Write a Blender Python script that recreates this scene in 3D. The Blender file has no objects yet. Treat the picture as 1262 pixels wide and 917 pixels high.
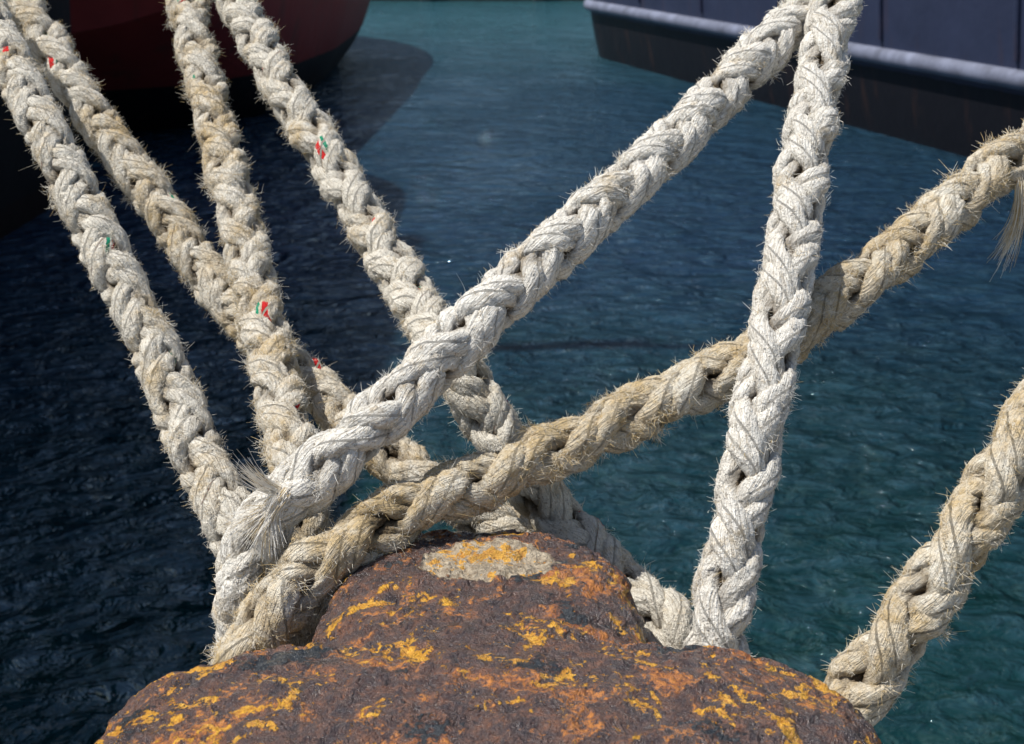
import bpy, math, random
import numpy as np
from mathutils import Vector, noise, Matrix
rng=np.random.default_rng(7); random.seed(7)
sc=bpy.context.scene
# ---------------------------------------------------------------- helpers
def link(o,parent=None):
    sc.collection.objects.link(o)
    if parent: o.parent=parent
    return o
def empty(name,loc=(0,0,0)):
    e=bpy.data.objects.new(name,None); e.location=loc; link(e); e.empty_display_size=.2; return e
def mesh_obj(name,verts,faces,mat=None,smooth=False,parent=None):
    me=bpy.data.meshes.new(name); me.from_pydata([tuple(v) for v in verts],[],[tuple(f) for f in faces]); me.update()
    if mat: me.materials.append(mat)
    if smooth: me.polygons.foreach_set('use_smooth',[True]*len(me.polygons))
    return link(bpy.data.objects.new(name,me),parent)
def ring_faces(nr,nc):
    i=np.arange(nr-1)[:,None]; j=np.arange(nc)[None,:]; j2=(j+1)%nc
    return np.stack([i*nc+j,i*nc+j2,(i+1)*nc+j2,(i+1)*nc+j],-1).reshape(-1,4)
def np_mesh(name,V,F,mat,parent=None,attrs=None):
    me=bpy.data.meshes.new(name)
    me.vertices.add(len(V)); me.vertices.foreach_set('co',np.asarray(V,np.float32).ravel())
    me.loops.add(F.size); me.loops.foreach_set('vertex_index',F.astype(np.int32).ravel())
    me.polygons.add(len(F)); me.polygons.foreach_set('loop_start',np.arange(0,F.size,4,dtype=np.int32))
    me.update(calc_edges=True)
    me.polygons.foreach_set('use_smooth',np.ones(len(F),bool))
    if attrs:
        for k,(typ,arr) in attrs.items():
            a=me.attributes.new(k,typ,'POINT')
            a.data.foreach_set('vector' if typ=='FLOAT_VECTOR' else 'value',np.asarray(arr,np.float32).ravel())
    me.materials.append(mat); me.validate()
    return link(bpy.data.objects.new(name,me),parent)
def box(name,c,s,mat,parent=None,bev=0.0):
    x,y,z=c; a,b,h=s[0]/2,s[1]/2,s[2]/2
    V=[(x+i*a,y+j*b,z+k*h) for i in(-1,1) for j in(-1,1) for k in(-1,1)]
    F=[(0,1,3,2),(4,6,7,5),(0,4,5,1),(2,3,7,6),(0,2,6,4),(1,5,7,3)]
    o=mesh_obj(name,V,F,mat,parent=parent)
    if bev:
        m=o.modifiers.new('b','BEVEL'); m.width=bev; m.segments=3
    return o
def tube(name,pts,r,mat,parent=None,n=10,closed=False):
    cu=bpy.data.curves.new(name,'CURVE'); cu.dimensions='3D'; sp=cu.splines.new('POLY'); sp.points.add(len(pts)-1)
    for p,q in zip(sp.points,pts): p.co=(*q,1)
    sp.use_cyclic_u=closed; cu.bevel_depth=r; cu.bevel_resolution=n//3; cu.use_fill_caps=True
    cu.materials.append(mat)
    return link(bpy.data.objects.new(name,cu),parent)
# ---------------------------------------------------------------- node helper
class N:
    def __init__(s,name):
        s.m=bpy.data.materials.new(name); s.m.use_nodes=True; s.t=s.m.node_tree
        s.b=s.t.nodes['Principled BSDF']
    def set(s,sock,v):
        if isinstance(v,bpy.types.NodeSocket): s.t.links.new(v,sock)
        elif v is not None: sock.default_value=v
    def noise(s,vec,scale,detail=4,rough=.55,dist=0,out='Fac'):
        nd=s.t.nodes.new('ShaderNodeTexNoise'); s.set(nd.inputs['Vector'],vec)
        nd.inputs['Scale'].default_value=scale; nd.inputs['Detail'].default_value=detail
        nd.inputs['Roughness'].default_value=rough; nd.inputs['Distortion'].default_value=dist
        return nd.outputs[out]
    def ramp(s,fac,stops,interp='LINEAR'):
        nd=s.t.nodes.new('ShaderNodeValToRGB'); nd.color_ramp.interpolation=interp; s.set(nd.inputs[0],fac)
        e=nd.color_ramp.elements
        while len(e)<len(stops): e.new(.5)
        for el,(p,c) in zip(e,stops):
            el.position=p; el.color=(c,c,c,1) if isinstance(c,(int,float)) else (*c,1)
        return nd.outputs[0]
    def mix(s,f,a,b,blend='MIX'):
        nd=s.t.nodes.new('ShaderNodeMix'); nd.data_type='RGBA'; nd.blend_type=blend
        s.set(nd.inputs[0],f)
        for k,v in ((6,a),(7,b)):
            if isinstance(v,tuple): v=(*v,1)
            s.set(nd.inputs[k],v)
        return nd.outputs[2]
    def math(s,op,a,b=None,c=None,clamp=False):
        nd=s.t.nodes.new('ShaderNodeMath'); nd.operation=op; nd.use_clamp=clamp
        s.set(nd.inputs[0],a); s.set(nd.inputs[1],b)
        if c is not None: s.set(nd.inputs[2],c)
        return nd.outputs[0]
    def map(s,vec,scale=(1,1,1),loc=(0,0,0),rot=(0,0,0)):
        nd=s.t.nodes.new('ShaderNodeMapping'); s.set(nd.inputs[0],vec)
        nd.inputs['Scale'].default_value=scale; nd.inputs['Location'].default_value=loc; nd.inputs['Rotation'].default_value=rot
        return nd.outputs[0]
    def obj(s): return s.t.nodes.new('ShaderNodeTexCoord').outputs['Object']
    def pos(s): return s.t.nodes.new('ShaderNodeNewGeometry').outputs['Position']
    def sep(s,v):
        nd=s.t.nodes.new('ShaderNodeSeparateXYZ'); s.set(nd.inputs[0],v); return nd.outputs
    def attr(s,name,out='Fac'):
        nd=s.t.nodes.new('ShaderNodeAttribute'); nd.attribute_name=name; return nd.outputs[out]
    def bump(s,h,strength=.5,dist=.01,normal=None):
        nd=s.t.nodes.new('ShaderNodeBump'); nd.inputs['Strength'].default_value=strength; nd.inputs['Distance'].default_value=dist
        s.set(nd.inputs['Height'],h); s.set(nd.inputs['Normal'],normal); return nd.outputs[0]
    def out(s,col=None,rough=None,normal=None,**kw):
        if isinstance(col,tuple): col=(*col,1)
        s.set(s.b.inputs['Base Color'],col); s.set(s.b.inputs['Roughness'],rough); s.set(s.b.inputs['Normal'],normal)
        for k,v in kw.items(): s.set(s.b.inputs[k.replace('_',' ')],v)
        return s.m
# ---------------------------------------------------------------- materials
def mat_water():
    k=N('harbour_water'); p=k.pos(); x,y,z=k.sep(p)
    a=k.noise(k.map(p,(.8,1.0,1),rot=(0,0,.25)),1.2,3,.5,.8)
    b=k.noise(k.map(p,(1.0,1.3,1),rot=(0,0,-.35)),4.0,4,.62,.7)
    gust=k.ramp(k.noise(k.map(p,(1,.6,1)),.45,3,.55,.6),[(.35,.35),(.65,1.0)])
    h=k.math('MULTIPLY_ADD',k.math('MULTIPLY',b,gust),.75,a)
    n=k.bump(h,1.0,.29)
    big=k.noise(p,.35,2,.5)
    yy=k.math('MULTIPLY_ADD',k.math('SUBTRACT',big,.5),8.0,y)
    # murky green by the quay; bluer and paler further out, painting in sky reflection
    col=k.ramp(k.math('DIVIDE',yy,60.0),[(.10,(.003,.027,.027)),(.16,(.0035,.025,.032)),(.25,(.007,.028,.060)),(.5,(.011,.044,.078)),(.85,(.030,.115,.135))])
    # wave crests tinted paler: light and dark of the ripples painted into the colour
    crest=k.ramp(b,[(.44,0),(.68,.6)])
    col=k.mix(crest,col,k.mix(.6,col,(.035,.090,.125)))
    glint=k.ramp(k.noise(k.map(p,(1,.7,1)),3.4,5,.72,1.0),[(.54,0),(.70,1)])  # blotchy light reflections painted into the water colour, mostly near the quay
    near=k.ramp(k.math('DIVIDE',y,60.0),[(.09,.58),(.22,.10)])
    col=k.mix(k.math('MULTIPLY',glint,near),col,(.045,.095,.088))
    k.b.inputs['Specular Tint'].default_value=(.80,.93,1,1)
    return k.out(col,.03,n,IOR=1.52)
def mat_rope(name,tan,mark,white):
    k=N(name); p=k.pos()
    y=k.attr('yarn','Vector')
    X,Y,Z=k.sep(y)
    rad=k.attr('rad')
    cmb=k.t.nodes.new('ShaderNodeCombineXYZ'); k.set(cmb.inputs[0],k.math('MULTIPLY',X,5.0)); k.set(cmb.inputs[1],k.math('MULTIPLY',Y,26.0)); k.set(cmb.inputs[2],Z)
    fib=k.noise(cmb.outputs[0],1.0,3,.7)
    big=k.noise(p,10,2,.6); mid=k.noise(p,70,3,.7)
    t=k.math('ADD',k.math('MULTIPLY',big,.6),k.math('MULTIPLY',mid,.4))
    tanc=(.56,.42,.23)
    f=k.ramp(t,[(max(0,.61-tan*.30),0),(max(.02,.75-tan*.2),1)])
    col=k.mix(f,white,tanc)
    col=k.mix(k.ramp(fib,[(.34,.7),(.52,0)]),col,(.38,.32,.24))
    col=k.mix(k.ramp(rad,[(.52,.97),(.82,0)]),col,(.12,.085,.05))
    sp=k.noise(p,260,2,.7)
    col=k.mix(k.ramp(sp,[(.56,0),(.68,.65)]),col,(.25,.20,.14))
    if mark:
        fr=k.math('FRACT',k.math('DIVIDE',X,7.0))
        vis=k.ramp(k.noise(p,15,1,.5),[(.525,0),(.535,1)])
        z0=k.math('LESS_THAN',k.math('ABSOLUTE',k.math('SUBTRACT',Z,2.0)),.5)
        wob=k.math('MULTIPLY_ADD',mid,.06,fr)
        r=k.math('MULTIPLY',k.math('MULTIPLY',k.math('LESS_THAN',k.math('ABSOLUTE',k.math('SUBTRACT',wob,.23)),.048),vis),z0)
        g=k.math('MULTIPLY',k.math('MULTIPLY',k.math('LESS_THAN',k.math('ABSOLUTE',k.math('SUBTRACT',wob,.36)),.032),vis),z0)
        col=k.mix(r,col,(.60,.03,.03)); col=k.mix(g,col,(.02,.28,.16))
    h=k.math('MULTIPLY_ADD',mid,.9,fib); h=k.math('MULTIPLY_ADD',sp,.6,h)
    n=k.bump(h,1.0,.0055)
    return k.out(col,.95,n,Specular_IOR_Level=.1)
def mat_fibre(name,tan,white):
    k=N(name)
    nd=k.t.nodes.new('ShaderNodeHairInfo'); r=nd.outputs['Random']
    col=k.mix(k.ramp(r,[(.9-tan*.6,0),(1.0-tan*.3,1)]),white,(.60,.45,.23))
    return k.out(col,.9,None,Specular_IOR_Level=.05)
def mat_bollard():
    k=N('rusted_bollard_iron'); p=k.obj(); x,y,z=k.sep(p)
    n2=k.noise(p,34,5,.72,.5); n3=k.noise(p,130,4,.72); n5=k.noise(k.map(p,loc=(4,4,1)),15,4,.65,.6)
    col=k.ramp(n2,[(.30,(.018,.012,.012)),(.43,(.070,.040,.034)),(.54,(.14,.076,.056)),(.66,(.26,.12,.07))])
    col=k.mix(k.ramp(n3,[(.46,0),(.62,.8)]),col,(.052,.040,.044))
    of=k.ramp(k.math('ADD',k.math('MULTIPLY',n5,.62),k.math('MULTIPLY',n3,.38)),[(.540,0),(.58,.9)])
    col=k.mix(of,col,k.mix(k.ramp(n3,[(.4,0),(.6,1)]),(.26,.070,.018),(.60,.22,.035)))
    edge=k.ramp(k.math('ABSOLUTE',x),[(.22,0),(.40,.035)])
    yn=k.math('ADD',k.math('MULTIPLY',k.noise(k.map(p,loc=(3.1,1.7,.4)),17,3,.55,.8),.52),k.math('MULTIPLY',k.noise(p,80,4,.72),.48))
    yn=k.math('ADD',yn,edge)
    yf=k.ramp(yn,[(.567,0),(.574,1)])
    yc=k.mix(k.ramp(n3,[(.35,0),(.6,1)]),(.46,.17,.012),(.84,.44,.035))
    col=k.mix(yf,col,yc)
    gf=k.ramp(k.math('ADD',k.math('MULTIPLY',k.noise(k.map(p,loc=(9,2,5)),11,2,.5,.5),.7),k.math('MULTIPLY',n3,.3)),[(.60,0),(.612,1)])
    col=k.mix(gf,col,(.020,.026,.032))
    dx=k.math('DIVIDE',k.math('SUBTRACT',x,-.002),.100); dy=k.math('DIVIDE',k.math('SUBTRACT',y,.205),.066)
    rr=k.math('SQRT',k.math('ADD',k.math('POWER',dx,2.0),k.math('POWER',dy,2.0)))
    rr=k.math('MULTIPLY_ADD',k.math('SUBTRACT',n2,.5),.6,rr)
    top=k.math('GREATER_THAN',z,.55)
    pf=k.math('MULTIPLY',k.ramp(rr,[(.84,1),(.88,0)]),top)
    pc=k.ramp(n3,[(.35,(.22,.16,.10)),(.62,(.60,.50,.36))])
    pc=k.mix(k.ramp(yn,[(.50,0),(.52,.9)]),pc,yc)
    col=k.mix(pf,col,pc)
    rough=k.ramp(n3,[(.35,.20),(.68,.50)])
    rough=k.mix(of,rough,(.7,.7,.7)); rough=k.mix(yf,rough,(.42,.42,.42)); rough=k.mix(pf,rough,(.95,.95,.95))
    fl=k.ramp(n5,[(.44,0),(.455,.6),(.52,.6),(.53,1)])
    h=k.math('MULTIPLY_ADD',n2,1.3,k.math('MULTIPLY',n3,.85)); h=k.math('MULTIPLY_ADD',fl,.30,h)
    h=k.math('MULTIPLY_ADD',yf,.25,h); h=k.math('MULTIPLY_ADD',gf,.15,h); h=k.math('MULTIPLY_ADD',pf,-.35,h)
    n=k.bump(h,1.0,.0095)
    coat=k.ramp(n2,[(.42,.8),(.58,0)])
    k.set(k.b.inputs['Coat Weight'],coat); k.b.inputs['Coat Roughness'].default_value=.20; k.set(k.b.inputs['Coat Normal'],n)
    return k.out(col,rough,n,Specular_IOR_Level=.7)
def mat_hull(name,top,boot,zl,rust=.5,rough=.45,spec=.4):
    k=N(name); p=k.pos(); x,y,z=k.sep(p)
    f=k.math('GREATER_THAN',k.math('MULTIPLY_ADD',k.noise(p,3,2),.06,z),zl)
    st=k.noise(k.map(p,(1.5,1.5,.25)),1.6,5,.65)
    n=k.noise(p,1.2,4,.6)
    a=k.mix(k.ramp(n,[(.3,0),(.7,.5)]),top,tuple(c*.6 for c in top))
    col=k.mix(f,boot,a)
    col=k.mix(k.ramp(st,[(.56,0),(.70,rust)]),col,(.075,.036,.024))
    nrm=k.bump(n,.5,.05)
    return k.out(col,rough,nrm,Specular_IOR_Level=spec)
def mat_plain(name,c,rough=.6,metal=0,var=.3,scale=6,bump=.15):
    k=N(name); p=k.obj(); n=k.noise(p,scale,5,.65)
    col=k.mix(k.ramp(n,[(.3,0),(.7,1)]),tuple(v*(1-var) for v in c),c)
    return k.out(col,rough,k.bump(n,bump,.02),Metallic=metal)
def mat_concrete():
    k=N('quay_concrete'); p=k.pos()
    n=k.noise(p,1.3,6,.65); m=k.noise(p,60,3,.7)
    col=k.ramp(n,[(.3,(.17,.16,.14)),(.7,(.34,.32,.29))]); col=k.mix(k.ramp(m,[(.35,.5),(.6,0)]),col,(.12,.11,.10))
    return k.out(col,.9,k.bump(k.math('ADD',n,m),.6,.01))
M_water=mat_water(); M_con=mat_concrete()
M_wall=mat_plain('dark_quay_stone',(.045,.042,.04),.8)
M_glass=mat_plain('window_glass',(.02,.025,.03),.08,0,.1)
M_white=mat_plain('white_paint',(.7,.7,.68),.5)
M_steel=mat_plain('dark_steel',(.035,.035,.038),.6)
# ---------------------------------------------------------------- setting
def sheet(name,x0,x1,y0,y1,z,mat,parent=None):
    return mesh_obj(name,[(x0,y0,z),(x1,y0,z),(x1,y1,z),(x0,y1,z)],[(0,1,2,3)],mat,parent=parent)
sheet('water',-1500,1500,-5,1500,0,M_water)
q=empty('quay')
box('quay_block',(0,-148.15,-1),(800,300,6.1),M_con,q,.03)
fq=empty('far_quay')
box('far_quay_wall',(0,365,-.6),(1600,600,4.4),M_wall,fq)
for i in range(-12,13): box('fender_%d'%(i+12),(i*5+1.2,64.85,.5),(.5,.25,1.8),M_steel,fq,.08)
sheet('ground',-1400,1400,66,1490,1.61,M_con)
# ---------------------------------------------------------------- ships
def hull(name,parent,T,L,hw,zb,zt,mat,deckmat,p=2.2,q=.45,ns=70,nt=22):
    def side(s,t):
        z=zb(s)+(zt(s)-zb(s))*t
        return hw(s)*(1-(1-t)**p)**q*(0.93+.07*t), z
    S=[L*(.5-.5*math.cos(math.pi*i/(ns-1))) for i in range(ns)]
    V=[];F=[]
    for s in S:
        for j in range(nt):
            w,z=side(s,j/(nt-1)); V.append(T((-w,s,z)))
        for j in range(nt-1,-1,-1):
            w,z=side(s,j/(nt-1)); V.append(T((w,s,z)))
    nc=2*nt
    for i in range(ns-1):
        for j in range(nc-1):
            F.append((i*nc+j,i*nc+j+1,(i+1)*nc+j+1,(i+1)*nc+j))
    F.append(tuple(range(nc))); F.append(tuple((ns-1)*nc+j for j in range(nc-1,-1,-1)))
    o=mesh_obj(name,V,F,mat,True,parent)
    V=[];F=[]
    for s in S:
        w,z=side(s,.93); V+= [T((-w*.985,s,z)),T((w*.985,s,z))]
    for i in range(ns-1): F.append((2*i,2*i+1,2*i+3,2*i+2))
    mesh_obj('deck',V,F,deckmat,False,parent)
    def at(s,z,sg):
        t=min(1,max(0,(z-zb(s))/(zt(s)-zb(s)))); w,_=side(s,t); return T((sg*(w+.02),s,z))
    return at,S
def rotT(ox,oy,ang):
    c,s=math.cos(ang),math.sin(ang)
    return lambda v:(ox+v[0]*c-v[1]*s, oy+v[0]*s+v[1]*c, v[2])
def house(parent,T,s0,w,l,z0,floors,mat,step=.8):
    Fc=[(0,1,3,2),(4,6,7,5),(0,4,5,1),(2,3,7,6),(0,2,6,4),(1,5,7,3)]
    for f in range(floors):
        ww=w-step*f; ll=l-2*step*f; h=2.5
        zc=z0+f*h+h/2
        V=[T((i*ww/2,s0+j*ll/2,zc+k*h/2)) for i in(-1,1) for j in(-1,1) for k in(-1,1)]
        o=mesh_obj('deckhouse_%d'%f,V,Fc,mat,parent=parent); m=o.modifiers.new('b','BEVEL'); m.width=.1; m.segments=3
        n=max(2,int(ll/1.5))
        for i in range(n):
            yy=s0-ll/2+ (i+.5)*ll/n
            for sg in(-1,1):
                V=[T((sg*(ww/2+.01*a),yy+b*.35,zc+.35+c*.35)) for a in(-1,1) for b in(-1,1) for c in(-1,1)]
                mesh_obj('window',V,Fc,M_glass,parent=parent)
        n=max(2,int(ww/1.3))
        for i in range(n):
            xx=-ww/2+(i+.5)*ww/n
            for sg in(-1,1):
                V=[T((xx+b*.4*min(1,ww/3),s0+sg*(ll/2+.01*a),zc+.35+c*.35)) for a in(-1,1) for b in(-1,1) for c in(-1,1)]
                mesh_obj('window',V,Fc,M_glass,parent=parent)
    zt=z0+floors*2.5
    tube('mast',[T((0,s0,zt)),T((0,s0,zt+5))],.12,mat,parent)
    tube('yard',[T((-1.6,s0,zt+3.5)),T((1.6,s0,zt+3.5))],.06,mat,parent)
# left red ship, stern towards the quay
M_red=mat_hull('red_hull_paint',(.26,.030,.026),(.006,.006,.007),.95,.5,.6,.25)
sh=empty('red_ship'); T1=rotT(-9.3,21,0)
def hw1(s): return 5.95*min(1,.86+.14*min(1,s/9))*(1-max(0,(s-14)/12)**2.2)**.6 if s<26 else .05
at1,S1=hull('hull',sh,T1,25.9,hw1,lambda s:1.75-3.2*min(1,s/6)**.8 if s<6 else -1.45,lambda s:3.0-.75*min(1,s/9)+.05*max(0,s-12),M_red,M_steel,2.6,.42)
house(sh,rotT(-11.4,21,0),12,3.6,9,2.05,2,M_white)
# right blue ship
M_blue=mat_hull('blue_hull_paint',(.034,.044,.088),(.008,.008,.012),1.15,.30,.5,.25)
bs=empty('blue_ship')
dirv=Vector((6.3,-22,0)).normalized(); nrm=Vector((-dirv.y,dirv.x,0))
ox,oy=1.0+nrm.x*4.6, 41+nrm.y*4.6
a0=math.atan2(-dirv.x,dirv.y)
T2=rotT(ox,oy,a0)
def hw2(s):
    if s<3.5: return 4.6*(1-(1-s/3.5)**2.4)**.5+.02
    if s>23: return 4.6*max(0,1-((s-23)/8.5)**2.2)**.6+.02
    return 4.6
at2,S2=hull('hull',bs,T2,31,hw2,lambda s:-3.4+2.4*max(0,1-s/4)**1.5,lambda s:4.4+.004*(s-12)**2,M_blue,M_steel,3.2,.36)
M_rail=mat_plain('worn_white_rail',(.22,.24,.33),.6,0,.6,2.2)
for sg in(-1,1):
    tube('rubbing_rail',[at2(s,1.33,sg) for s in S2 if .1<s<30.6],.14,M_rail,bs,12)
    for s in np.arange(3,29,3.7):
        tube('rib',[at2(s,z,sg) for z in np.linspace(1.6,4.2,6)],.05,M_blue,bs,6)
house(bs,T2,12,6,10,4.2,2,M_white)
# black vessel on the left that shades the basin
M_blk=mat_hull('black_hull_paint',(.008,.008,.009),(.012,.006,.005),.4,.25,.7,.15)
bv=empty('black_barge'); T3=rotT(-8.3,1.95,0)
def hw3(s):
    e=1.0
    if s<2: e=(1-(1-s/2)**2.5)**.5
    if s>15.5: e=max(0,1-((s-15.5)/3.4)**2.4)**.5
    return 2.9*e+.02
at3,S3=hull('hull',bv,T3,18.8,hw3,lambda s:-1.3,lambda s:7.0,M_blk,M_steel,6,.25)
T3b=rotT(-9.7,3,0)
house(bv,T3b,7.5,1.9,10,6.3,3,M_blk,.12)  # tall dark deckhouse added to keep sky reflections off the left water
# ---------------------------------------------------------------- camera
CZ=3.5; P=math.radians(17.7)
cam=bpy.data.cameras.new('camera'); co=bpy.data.objects.new('camera',cam); link(co)
co.location=(0,0,CZ); co.rotation_euler=(math.radians(90)-P,0,0)
cam.lens=50; cam.sensor_width=36; cam.clip_end=4000; cam.clip_start=.05
cam.dof.use_dof=True; cam.dof.focus_distance=1.85; cam.dof.aperture_fstop=10
sc.camera=co
# ---------------------------------------------------------------- bollard
bol=empty('mooring_bollard',(-.028,1.42,2.05))
def superell(c,a,b,h,np_,nv,nu=64,nw=32):
    V=[];F=[]
    def sp(x,e): return math.copysign(abs(x)**e,x)
    for i in range(nw+1):
        ph=-math.pi/2+math.pi*i/nw
        for j in range(nu):
            th=2*math.pi*j/nu
            r=sp(math.cos(ph),2/nv)
            V.append((c[0]+a*r*sp(math.cos(th),2/np_),c[1]+b*r*sp(math.sin(th),2/np_),c[2]+h*sp(math.sin(ph),2/nv)))
    for i in range(nw):
        for j in range(nu):
            F.append((i*nu+j,i*nu+(j+1)%nu,(i+1)*nu+(j+1)%nu,(i+1)*nu+j))
    return V,F
def cyl(c,r0,r1,z0,z1,n=48):
    V=[(c[0]+r*math.cos(2*math.pi*j/n),c[1]+r*math.sin(2*math.pi*j/n),z) for r,z in((r0,z0),(r1,z1)) for j in range(n)]
    F=[(j,(j+1)%n,n+(j+1)%n,n+j) for j in range(n)]+[tuple(range(n-1,-1,-1)),tuple(range(n,2*n))]
    return V,F
VV=[];FF=[]
def add(vf):
    o=len(VV); VV.extend(vf[0]); FF.extend([tuple(i+o for i in f) for f in vf[1]])
add(superell((.002,-.150,.604),.412,.205,.094,3.4,2.6))
add(superell((-.010,.126,.576),.200,.25,.110,2.7,3.6))
add(superell((-.005,-.02,.585),.208,.16,.103,2.2,2.4))
add(cyl((0,0),.135,.135,.0,.56)); add(cyl((0,0),.15,.21,.42,.54)); add(cyl((0,0),.20,.14,.03,.12)); add(cyl((0,0),.26,.26,-.03,.045))
tmp=mesh_obj('tmp',VV,FF)
m=tmp.modifiers.new('r','REMESH'); m.mode='VOXEL'; m.voxel_size=.0042
m=tmp.modifiers.new('s','SMOOTH'); m.iterations=14; m.factor=.6
dg=bpy.context.evaluated_depsgraph_get(); dg.update()
me=bpy.data.meshes.new_from_object(tmp.evaluated_get(dg)); bpy.data.objects.remove(tmp)
nv=len(me.vertices); co_=np.empty(nv*3,np.float32); me.vertices.foreach_get('co',co_); co_=co_.reshape(-1,3)
no=np.array([v.normal[:] for v in me.vertices])
d=np.empty(nv)
for i in range(nv):
    v=Vector(co_[i])
    a=noise.fractal(v*9,1.0,2.0,3)*.0035
    b=noise.fractal(v*34+Vector((5,5,5)),.7,2.1,5)
    c=noise.fractal(v*14+Vector((1,7,5)),.8,2.1,4)
    fl=.0020*max(-1,min(1,(b-.05)*8))+.0022*max(-1,min(1,(c-.02)*12))
    d[i]=a+fl+noise.noise(v*120)*.0008
co_=co_+no*d[:,None]
me.vertices.foreach_set('co',co_.astype(np.float32).ravel()); me.update()
me.polygons.foreach_set('use_smooth',np.ones(len(me.polygons),bool))
me.materials.clear(); me.materials.append(mat_bollard())
link(bpy.data.objects.new('tee_head_casting',me),bol)
for i in range(6):
    a=i*math.pi/3+.3
    vf=cyl((.225*math.cos(a),.225*math.sin(a)),.02,.018,.04,.07,6); mesh_obj('bolt_%d'%i,vf[0],vf[1],M_steel,parent=bol)
# ---------------------------------------------------------------- ropes (world coordinates, metres)
def loop(z):
    return [(-.30,1.56,z+.10),(-.215,1.42,z+.02),(-.14,1.30,z),(-.02,1.25,z),(.10,1.30,z),(.175,1.42,z+.02),(.25,1.54,z+.10)]
R1=[(-1.041,2.817,3.380),(-0.936,2.661,3.287),(-0.788,2.427,3.144),(-0.657,2.250,2.986),(-0.553,2.107,2.865),(-0.468,1.967,2.757),(-0.392,1.839,2.684),(-0.357,1.762,2.609)]
R1r=[(-0.581,3.001,3.365),(-0.425,2.685,3.196),(-0.301,2.485,3.064),(-0.202,2.295,2.962),(-0.124,2.070,2.915),(-0.080,1.946,2.889),(-0.032,1.912,2.815),(0.022,1.877,2.736),(0.080,1.866,2.670),(0.150,1.806,2.614),(0.222,1.725,2.576)]
R2=[(-0.712,3.117,3.401),(-0.636,2.917,3.266),(-0.543,2.653,3.095),(-.468,2.435,2.973),(-.405,2.234,2.868),(-.348,2.033,2.798),(-.300,1.860,2.749),(-.286,1.789,2.658)]
R2r=[(-1.002,2.993,3.341),(-.833,2.781,3.170),(-.659,2.593,3.008),(-.533,2.450,2.889),(-.4155,2.320,2.808),(-.303,2.179,2.761),(-.1895,2.057,2.710),(-.0867,1.982,2.671),(.0108,1.934,2.623),(.104,1.868,2.563)]
R3=[(0.586,2.546,3.419),(0.523,2.496,3.361),(0.435,2.377,3.316),(0.331,2.267,3.237),(0.204,2.113,3.148),(0.079,1.964,3.075),(-0.012,1.870,3.011),(-0.077,1.812,2.960),(-0.139,1.763,2.908),(-0.211,1.724,2.849),(-0.290,1.703,2.784),(-0.348,1.708,2.701),(-0.353,1.680,2.615)]
R3r=[(0.566,2.481,3.447),(0.513,2.358,3.324),(0.459,2.193,3.203),(0.410,2.026,3.074),(0.366,1.887,2.966),(0.329,1.790,2.859),(0.298,1.713,2.751),(0.265,1.640,2.640)]
R4=[(1.031,2.385,3.243),(0.810,2.250,3.150),(0.683,2.156,3.084),(0.567,2.071,3.017),(0.448,1.998,2.953),(0.360,1.952,2.906),(0.250,1.899,2.871),(0.121,1.834,2.831),(-0.012,1.767,2.795),(-0.138,1.706,2.764),(-0.247,1.639,2.717),(-0.309,1.595,2.662),(-0.330,1.57,2.615)]
R4r=[(0.855,1.852,3.055),(0.718,1.721,2.971),(0.619,1.629,2.880),(0.548,1.578,2.789),(0.487,1.545,2.707),(0.430,1.525,2.624),(0.382,1.52,2.560)]
W1=(.76,.71,.61); W2=(.86,.82,.74); W3=(.80,.75,.64)
paths=[
 ('mooring_rope',[(-5.5,5.6,7.0),(-3.8,4.9,5.7),(-2.2,4.0,4.4)]+R1+loop(2.14)+R1r[::-1]+[(-1.4,4.2,4.2),(-3.4,5.6,5.6),(-5.5,6.6,7.0)],.35,True,W1),
 ('mooring_rope',[(-5.5,6.2,7.0),(-3.5,5.4,5.7),(-1.5,4.2,4.3)]+R2+loop(2.22)+R2r[::-1]+[(-2.1,4.1,4.3),(-3.8,5.1,5.7),(-5.5,5.9,7.0)],.55,True,W1),
 ('mooring_rope',R3+loop(2.30)+R3r[::-1]+[(1.9,5,4.2),(6.0,19.5,4.6)],.2,False,W2),
 ('mooring_rope',[(2.6,4.0,3.9)]+R4+loop(2.38)+R4r[::-1]+[(2.5,3.9,3.85),(8.4,12.5,4.6)],.75,False,W3),
]
def catmull(pts,n=40):
    pts=np.array(pts,float); pts=np.vstack([2*pts[0]-pts[1],pts,2*pts[-1]-pts[-2]])
    out=[]
    for i in range(1,len(pts)-2):
        p0,p1,p2,p3=pts[i-1:i+3]
        t0=0;t1=t0+np.linalg.norm(p1-p0)**.5;t2=t1+np.linalg.norm(p2-p1)**.5;t3=t2+np.linalg.norm(p3-p2)**.5
        t=np.linspace(t1,t2,n,endpoint=False)[:,None]
        A1=(t1-t)/(t1-t0)*p0+(t-t0)/(t1-t0)*p1;A2=(t2-t)/(t2-t1)*p1+(t-t1)/(t2-t1)*p2;A3=(t3-t)/(t3-t2)*p2+(t-t2)/(t3-t2)*p3
        B1=(t2-t)/(t2-t0)*A1+(t-t0)/(t2-t0)*A2;B2=(t3-t)/(t3-t1)*A2+(t-t1)/(t3-t1)*A3
        out.append((t2-t)/(t2-t1)*B1+(t-t1)/(t2-t1)*B2)
    return np.vstack(out+[pts[-2][None]])
D=.082
def unit(a): return a/np.maximum(1e-9,np.linalg.norm(a,axis=-1,keepdims=True))
def smooth_noise(r,shape,it):
    a=r.standard_normal(shape)
    for _ in range(it):
        a=(a+np.roll(a,1,1)+np.roll(a,-1,1))/3; a=(a+np.roll(a,1,0)+np.roll(a,-1,0))/3
    return a/a.std()
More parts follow.
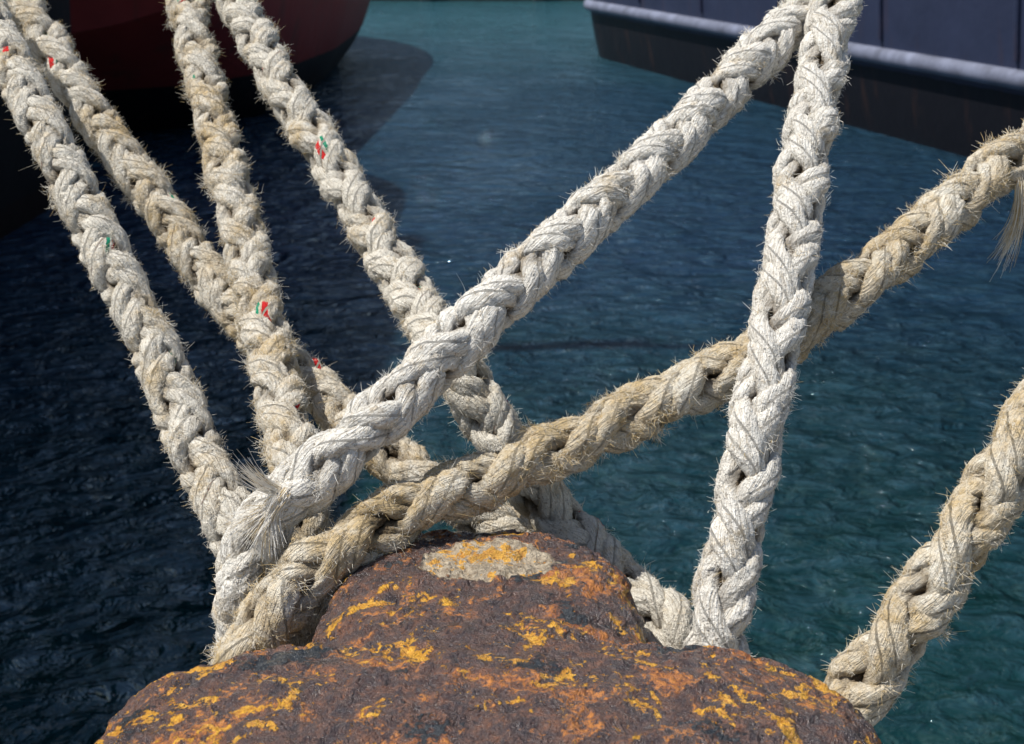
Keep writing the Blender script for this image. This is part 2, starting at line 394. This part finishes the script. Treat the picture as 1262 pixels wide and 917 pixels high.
def strands(Pp,Nn,Bb,ss,nseg,seed):
    r=np.random.default_rng(seed)
    L=.255; out=[]
    for k in range(8):
        sg=1 if k<4 else -1; j=(k%4)//2; e=(k%2)*2-1
        wob=.15*np.sin(ss*11+r.uniform(0,6))+.11*np.sin(ss*29+r.uniform(0,6))
        th=sg*(2*math.pi*ss/L)+j*math.pi+e*.43+wob
        w=np.tanh(1.6*np.cos(2*th)*sg)/math.tanh(1.6)
        wear=.0018*np.sin(ss*17+r.uniform(0,6))
        rr=.0208+.0066*w+wear
        er=np.cos(th)[:,None]*Nn+np.sin(th)[:,None]*Bb
        c=Pp+rr[:,None]*er
        t=unit(np.gradient(c,axis=0)); b=unit(np.cross(t,er)); n=np.cross(b,t)
        phi=np.linspace(0,2*math.pi,nseg,endpoint=False)
        tw=sg*2*math.pi/.12
        ph2=phi[None,:]+tw*ss[:,None]
        rs=.0145*(1+.09*np.sin(ss*23+r.uniform(0,6))+.09*np.sin(ss*61+r.uniform(0,6)))
        sh_=(len(ss),nseg)
        lump=.07*smooth_noise(r,sh_,3)+.045*r.standard_normal(sh_)
        depth=.09+.06*smooth_noise(r,sh_,8)
        prof=rs[:,None]*(1+depth*(np.abs(np.cos(3.5*ph2))-.6)+lump)
        off=(np.cos(phi)[None,:,None]*n[:,None,:]*.90+np.sin(phi)[None,:,None]*b[:,None,:]*1.18)
        V=c[:,None,:]+prof[...,None]*off
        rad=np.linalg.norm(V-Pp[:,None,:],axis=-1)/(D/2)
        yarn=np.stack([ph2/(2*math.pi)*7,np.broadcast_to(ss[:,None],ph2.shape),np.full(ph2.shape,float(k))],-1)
        out.append((V,rad,yarn,unit(off),np.broadcast_to(t[:,None,:],V.shape),unit(V-Pp[:,None,:])))
    return out
def hairs(name,root,dirs,length,curl,radius,mat,parent):
    n=len(root); hc=bpy.data.hair_curves.new(name); hc.add_curves([4]*n)
    t=np.array([0,.33,.67,1.0])
    pts=root[:,None,:]+dirs[:,None,:]*(length[:,None,None]*t[None,:,None])+curl[:,None,:]*(length[:,None,None]*(t**2)[None,:,None])
    hc.attributes['position'].data.foreach_set('vector',pts.astype(np.float32).ravel())
    a=hc.attributes.get('radius') or hc.attributes.new('radius','FLOAT','POINT')
    rad=radius[:,None]*np.array([1,.9,.75,.4])[None,:]
    a.data.foreach_set('value',rad.astype(np.float32).ravel())
    hc.materials.append(mat); return link(bpy.data.objects.new(name,hc),parent)
for ri,(nm,pts,tan,mark,wht) in enumerate(paths):
    root=empty(nm)
    C=catmull(pts)
    seg=np.linalg.norm(np.diff(C,axis=0),axis=1); cum=np.concatenate([[0],np.cumsum(seg)])
    s=[0.0]
    def posat(x): return np.array([np.interp(x,cum,C[:,i]) for i in range(3)]).T
    while s[-1]<cum[-1]:
        q_=posat(np.array([s[-1]]))[0]
        near=(q_[1]<3.3 and abs(q_[0])<1.25)
        s.append(s[-1]+(.0038 if near else .016))
    s=np.array(s[:-1]); Pp=posat(s)
    near=(Pp[:,1]<3.3)&(np.abs(Pp[:,0])<1.25)
    T=unit(np.gradient(Pp,s,axis=0))
    Nn=np.zeros_like(Pp); n0=np.cross(T[0],[0,0,1.]); n0/=np.linalg.norm(n0); Nn[0]=n0
    for i in range(1,len(Pp)):
        v=Nn[i-1]-T[i]*np.dot(Nn[i-1],T[i]); Nn[i]=v/np.linalg.norm(v)
    ang=.5*np.sin(s*1.7+ri)+.35*np.sin(s*3.9+2*ri)+ri*.6
    Bb=np.cross(T,Nn); N2=np.cos(ang)[:,None]*Nn+np.sin(ang)[:,None]*Bb; B2=np.cross(T,N2)
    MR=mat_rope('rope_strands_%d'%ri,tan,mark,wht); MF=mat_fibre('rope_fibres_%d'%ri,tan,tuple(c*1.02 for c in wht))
    MT=mat_fibre('rope_tufts_%d'%ri,1.2,wht)
    idx=np.where(near)[0]; a,b=idx[0],idx[-1]+1
    rngs=[(a,b,32,'plaited_strands')]
    if a>3: rngs.append((0,a+1,9,'standing_part'))
    if b<len(s)-3: rngs.append((b-1,len(s),9,'standing_part_aft'))
    for (i0,i1,ns_,onm) in rngs:
        st=strands(Pp[i0:i1],N2[i0:i1],B2[i0:i1],s[i0:i1],ns_,ri*31+5)
        Vs=[];Fs=[];Rs=[];Ys=[];o=0
        for (V,rad,yarn,off,t,er) in st:
            nr,nc=V.shape[:2]; Vs.append(V.reshape(-1,3)); Rs.append(rad.ravel()); Ys.append(yarn.reshape(-1,3))
            Fs.append(ring_faces(nr,nc)+o); o+=nr*nc
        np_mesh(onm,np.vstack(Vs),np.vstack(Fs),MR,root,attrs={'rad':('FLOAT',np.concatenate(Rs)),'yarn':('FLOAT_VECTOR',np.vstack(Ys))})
        if ns_==32:
            V=np.vstack([x[0].reshape(-1,3) for x in st]); er=np.vstack([x[5].reshape(-1,3) for x in st]); off=np.vstack([x[3].reshape(-1,3) for x in st]); t=np.vstack([x[4].reshape(-1,3) for x in st]); rad=np.concatenate([x[1].ravel() for x in st])
            ok=np.where((rad>.74)&((off*er).sum(1)>.3))[0]
            n=int((b-a)*.0038*38000*(1+.4*tan)); pick=rng.choice(ok,n)
            ph=np.sin(V[pick]@np.array([61,47,53.])+ri)*np.sin(V[pick]@np.array([-37,59,41.]))
            keep=rng.random(n)<(.6+.4*ph); pick=pick[keep]; n=len(pick)
            dr=unit(er[pick]*rng.uniform(.1,.9,(n,1))+t[pick]*rng.normal(0,.7,(n,1))+rng.normal(0,.45,(n,3)))
            ln=np.clip(rng.exponential(.0021,n),.0010,.0055)*(1+.3*tan)
            hairs('fibres',V[pick]-er[pick]*.001,dr,ln,rng.normal(0,.8,(n,3)),rng.uniform(.00018,.00030,n),MF,root)
            n=18; pick=rng.choice(ok,n)
            dr=unit(er[pick]+rng.normal(0,.7,(n,3)))
            hairs('loose_fibres',V[pick],dr,rng.uniform(.008,.020,n),rng.normal(0,1.0,(n,3)),np.full(n,.00017),MF,root)
            nt_=int((b-a)*.0038*(16+64*tan)); cpk=rng.choice(ok,nt_); m_=80
            pick=np.repeat(cpk,m_); n=len(pick)
            lean=unit(er[cpk]*.35+t[cpk]*rng.normal(0,.9,(nt_,1))+rng.normal(0,.3,(nt_,3)))
            dr=unit(np.repeat(lean,m_,0)+rng.normal(0,.6,(n,3)))
            rt=V[pick]-er[pick]*.003+rng.normal(0,.0055,(n,3))
            hairs('chafed_tufts',rt,dr,rng.uniform(.003,.0075,n)*(1+.4*tan),rng.normal(0,.8,(n,3)),rng.uniform(.0002,.00034,n),MT if tan>.6 else MF,root)
            if ri==2:
                n=750; r0=np.array((-0.292,1.662,2.798)); r1=np.array((-0.380,1.640,2.738)); dv=unit((r1-r0)[None])[0]
                cl=rng.integers(0,8,n); cd=rng.normal(0,.24,(8,3)); cr=rng.normal(0,.009,(8,3))
                rt=r0+cr[cl]+rng.normal(0,.004,(n,3)); dr=unit(dv+cd[cl]+rng.normal(0,.09,(n,3)))
                hairs('frayed_end',rt,dr,rng.uniform(.025,.070,n),rng.normal(0,.10,(n,3))+cd[cl]*.6,np.full(n,.0004),MF,root)
            if ri==3:
                n=90; r0=np.array((0.787,2.185,3.110)); rt=r0+rng.normal(0,.004,(n,3)); bend=np.array([-.25,0,.15])
                hairs('hanging_yarn',rt,unit(np.array([.12,0,-1])+rng.normal(0,.04,(n,3))),rng.uniform(.10,.16,n),bend+rng.normal(0,.06,(n,3)),np.full(n,.0005),MF,root)
# ---------------------------------------------------------------- light
EL=math.radians(60)
S=Vector((-1,-.12,0)).normalized()*math.cos(EL); S.z=math.sin(EL)
sun=bpy.data.lights.new('sun','SUN'); sun.energy=5.0; sun.angle=math.radians(.5); sun.color=(1,.97,.91)
so=bpy.data.objects.new('sun',sun); link(so); so.rotation_euler=S.to_track_quat('Z','Y').to_euler(); so.location=(-5,-2,9)
w=bpy.data.worlds.new('World'); sc.world=w; w.use_nodes=True
sky=w.node_tree.nodes.new('ShaderNodeTexSky'); sky.sky_type='NISHITA'; sky.sun_disc=False
sky.sun_elevation=EL; sky.sun_rotation=math.atan2(S.x,S.y); sky.dust_density=1.0
w.node_tree.links.new(sky.outputs[0],w.node_tree.nodes['Background'].inputs[0]); w.node_tree.nodes['Background'].inputs[1].default_value=.11
sc.view_settings.view_transform='Standard'; sc.view_settings.look='None'; sc.view_settings.exposure=0
